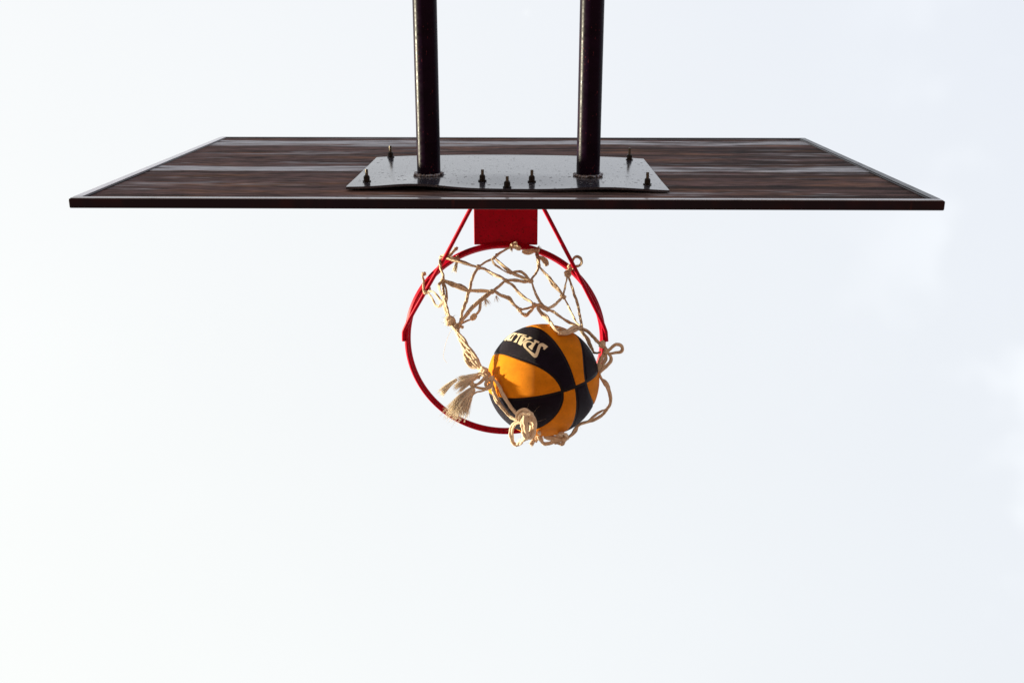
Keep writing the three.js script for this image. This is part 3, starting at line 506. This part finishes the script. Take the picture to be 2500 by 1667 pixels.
tassel(2, 20, 7, [[-.021,-.155,.1553],[-.0195,-.165,.1485],[-.0171,-.17,.1428]]);
knot(22, [-.1197,-.21,.113], {fuzz:40});
knot(11, [-.0989,-.217,.1057]);
knot(6, [-.0927,-.219,.1021]);
cord(8, [[-.1194,-.215,.1082],[-.1045,-.239,.097],[-.0949,-.259,.0843],[-.0869,-.281,.0739],[-.0747,-.307,.0641],[-.0628,-.325,.0552],[-.0495,-.333,.0454],[-.039,-.34,.0411]]);
cord(8, [[-.1149,-.215,.1059],[-.1029,-.239,.0979],[-.0913,-.259,.0866],[-.0821,-.281,.0763],[-.0683,-.307,.0676],[-.058,-.325,.0576],[-.0475,-.333,.0466],[-.039,-.34,.0411]]);
cord(8, [[-.1069,-.215,.1083],[-.102,-.239,.0987],[-.0892,-.259,.0885],[-.0794,-.281,.0782],[-.0648,-.307,.0703],[-.0554,-.325,.0594],[-.0464,-.333,.0475],[-.039,-.34,.0411]]);
cord(8, [[-.0978,-.215,.1059],[-.1012,-.239,.0983],[-.0876,-.259,.0876],[-.0773,-.281,.0772],[-.062,-.307,.069],[-.0533,-.325,.0585],[-.0456,-.333,.0471],[-.039,-.34,.0411]]);
cord(8, [[-.1091,-.215,.1106],[-.1036,-.239,.0964],[-.0929,-.259,.0829],[-.0842,-.281,.0725],[-.0712,-.307,.062],[-.0602,-.325,.0539],[-.0484,-.333,.0447],[-.039,-.34,.0411]]);
cord(7, [[-.0954,-.26,.0823],[-.0854,-.281,.0739],[-.084,-.3,.0628],[-.0779,-.32,.0558],[-.0679,-.325,.0471],[-.0546,-.33,.049]]);
cord(7, [[-.0888,-.279,.0768],[-.0802,-.295,.0681],[-.0751,-.31,.0593],[-.0657,-.325,.0506],[-.0524,-.331,.047]]);
ribbon(8, [[-.0737,-.318,.0562],[-.0657,-.323,.0603],[-.0591,-.325,.0564],[-.0534,-.331,.0505]]);
cord(.7, [[-.1009,-.235,.119],[-.1116,-.245,.1091],[-.1225,-.255,.0899],[-.1289,-.265,.0673],[-.1307,-.275,.0518],[-.1223,-.285,.0423]], {yarns:1});
knot(17, [-.0423,-.339,.043], {long:1.4});
knot(12, [-.0335,-.343,.0375]);
knot(11, [-.0243,-.3611,.0356]);
tassel(5, 15, 110, [[-.054,-.345,.0393],[-.0733,-.35,.0353],[-.0947,-.355,.0312]]);
tassel(6, 17, 150, [[-.0968,-.355,.0312],[-.1138,-.362,.0199],[-.1318,-.371,.0025]], {flare:.3});
tassel(9, 21, 220, [[-.0497,-.345,.0393],[-.0708,-.357,.0298],[-.0998,-.373,.0149]], {flare:.4});
tassel(10, 48, 420, [[-.0622,-.361,.0141],[-.0787,-.377,-.0018],[-.0993,-.4,-.0365]], {flare:.55});
ribbon(4.5, [[-.0365,-.357,.0093],[-.045,-.361,.0073],[-.0556,-.365,.0071],[-.0652,-.369,.001],[-.0693,-.375,-.0094]]);
tassel(3, 12, 60, [[-.0658,-.369,.001],[-.0703,-.377,-.0132],[-.0847,-.393,-.0323]]);
ribbon(6.5, [[-.0633,-.359,.0225],[-.0557,-.359,.0214],[-.0448,-.361,.0302],[-.0392,-.363,.039],[-.0436,-.361,.0432],[-.0502,-.357,.0402],[-.0519,-.355,.0326]]);
ribbon(6, [[-.0408,-.351,.0415],[-.035,-.361,.0394],[-.036,-.365,.034],[-.0404,-.361,.0337]]);
ribbon(7, [[-.0633,-.359,.0179],[-.0492,-.361,.0141],[-.034,-.365,.0146],[-.0252,-.367,.0234],[-.0253,-.363,.0322],[-.032,-.357,.0346]]);
ribbon(6, [[-.0264,-.363,.0299],[-.0315,-.369,.0332],[-.0369,-.371,.0293],[-.0358,-.371,.0232],[-.0306,-.369,.0218],[-.0295,-.367,.0263],[-.0327,-.367,.0272]]);
knot(10, [-.0654,-.359,.0218]);
cord(8, [[-.0206,-.3633,.0346],[-.01,-.3743,.025],[-.0002,-.3843,.0083],[.0106,-.3916,-.0083],[.0203,-.3966,-.0199],[.0299,-.4052,-.0279]], {tw:.4});
cord(7, [[-.0255,-.3575,.0302],[-.02,-.3655,.0125],[-.0112,-.373,-.0098],[.0007,-.3791,-.0259],[.0137,-.3875,-.0374],[.0267,-.4012,-.041]]);
cord(6, [[-.0267,-.356,.0216],[-.0179,-.3657,-.0058],[-.0122,-.379,-.0121],[-.0012,-.3882,-.0177],[.0095,-.3888,-.0335],[.0246,-.4016,-.0374]], {yarns:2});
cord(14, [[.0406,-.4143,-.0401],[.0321,-.4071,-.0386],[.03,-.4066,-.0307],[.0342,-.4113,-.0202],[.0441,-.418,-.0147],[.0532,-.4241,-.0172],[.0522,-.4282,-.0264],[.0442,-.4295,-.0305]], {tw:.3});
cord(14, [[.0448,-.4324,-.018],[.0428,-.4335,-.03],[.0443,-.4284,-.0468],[.0465,-.4142,-.0677],[.0504,-.402,-.0798]], {tw:.2});
cord(15, [[.0517,-.4216,-.0177],[.0585,-.423,-.0274],[.0618,-.4216,-.0404],[.0599,-.413,-.0589],[.0526,-.3979,-.0792]], {tw:.2});
cord(10, [[.0521,-.4298,-.019],[.0559,-.4315,-.0138],[.0585,-.4287,-.0205],[.0564,-.4255,-.032]]);
cord(10, [[.0417,-.419,-.0405],[.0311,-.4132,-.0395],[.0221,-.4019,-.0499],[.0163,-.3872,-.0677],[.0156,-.3647,-.0925],[.0193,-.3441,-.1156],[.0237,-.3462,-.12]], {tw:.2});
cord(11, [[.0231,-.3458,-.1192],[.0286,-.345,-.1181],[.0386,-.391,-.0893],[.0482,-.4073,-.0752],[.0546,-.4119,-.0709]], {tw:.2});
cord(4, [[.0385,-.4105,-.0474],[.0439,-.4079,-.0519],[.0385,-.3998,-.0588]]);
cord(9, [[.057,-.335,-.1237],[.0619,-.331,-.1162],[.0689,-.329,-.1062],[.0751,-.327,-.101],[.0807,-.325,-.0994]], {tw:.3});
tassel(8, 13, 40, [[.0629,-.332,-.1146],[.0585,-.335,-.1205],[.0548,-.337,-.1245]]);
cord(8, [[.0667,-.333,-.1177],[.0703,-.331,-.1118],[.0747,-.329,-.1062],[.0729,-.3942,-.0691]]);
cord(10, [[.0778,-.323,-.0991],[.0755,-.333,-.102],[.0769,-.335,-.1084],[.0796,-.333,-.114]], {tw:.3});
ribbon(11, [[.0839,-.331,-.1004],[.0887,-.335,-.098],[.0971,-.335,-.0922],[.1071,-.334,-.093],[.1161,-.332,-.1015],[.1253,-.329,-.1131]], {flat:1});
ribbon(11, [[.0844,-.331,-.1064],[.0906,-.335,-.1066],[.1017,-.335,-.1082],[.1129,-.333,-.1122],[.126,-.329,-.1148]], {flat:1});
cord(8, [[.0784,-.333,-.102],[.0796,-.333,-.1128],[.0841,-.333,-.1205],[.0952,-.333,-.1205],[.1085,-.332,-.1167],[.1253,-.329,-.1155]], {tw:.3});
cord(7, [[.0863,-.327,-.1053],[.0975,-.325,-.1077],[.1131,-.325,-.1112],[.1253,-.327,-.1139]]);
cord(7, [[.1255,-.321,-.1093],[.1176,-.3783,-.0778],[.1267,-.3683,-.0832],[.1331,-.327,-.1103],[.1286,-.331,-.1158],[.124,-.333,-.1106]]);
knot(14, [.1296,-.329,-.1082], {long:1.2});
cord(6, [[.1275,-.331,-.117],[.1219,-.333,-.1222],[.113,-.334,-.1194],[.1074,-.334,-.1209]]);
cord(6, [[.1286,-.331,-.1158],[.1252,-.334,-.1213],[.1192,-.335,-.1226]]);

renderer.render(scene, camera);
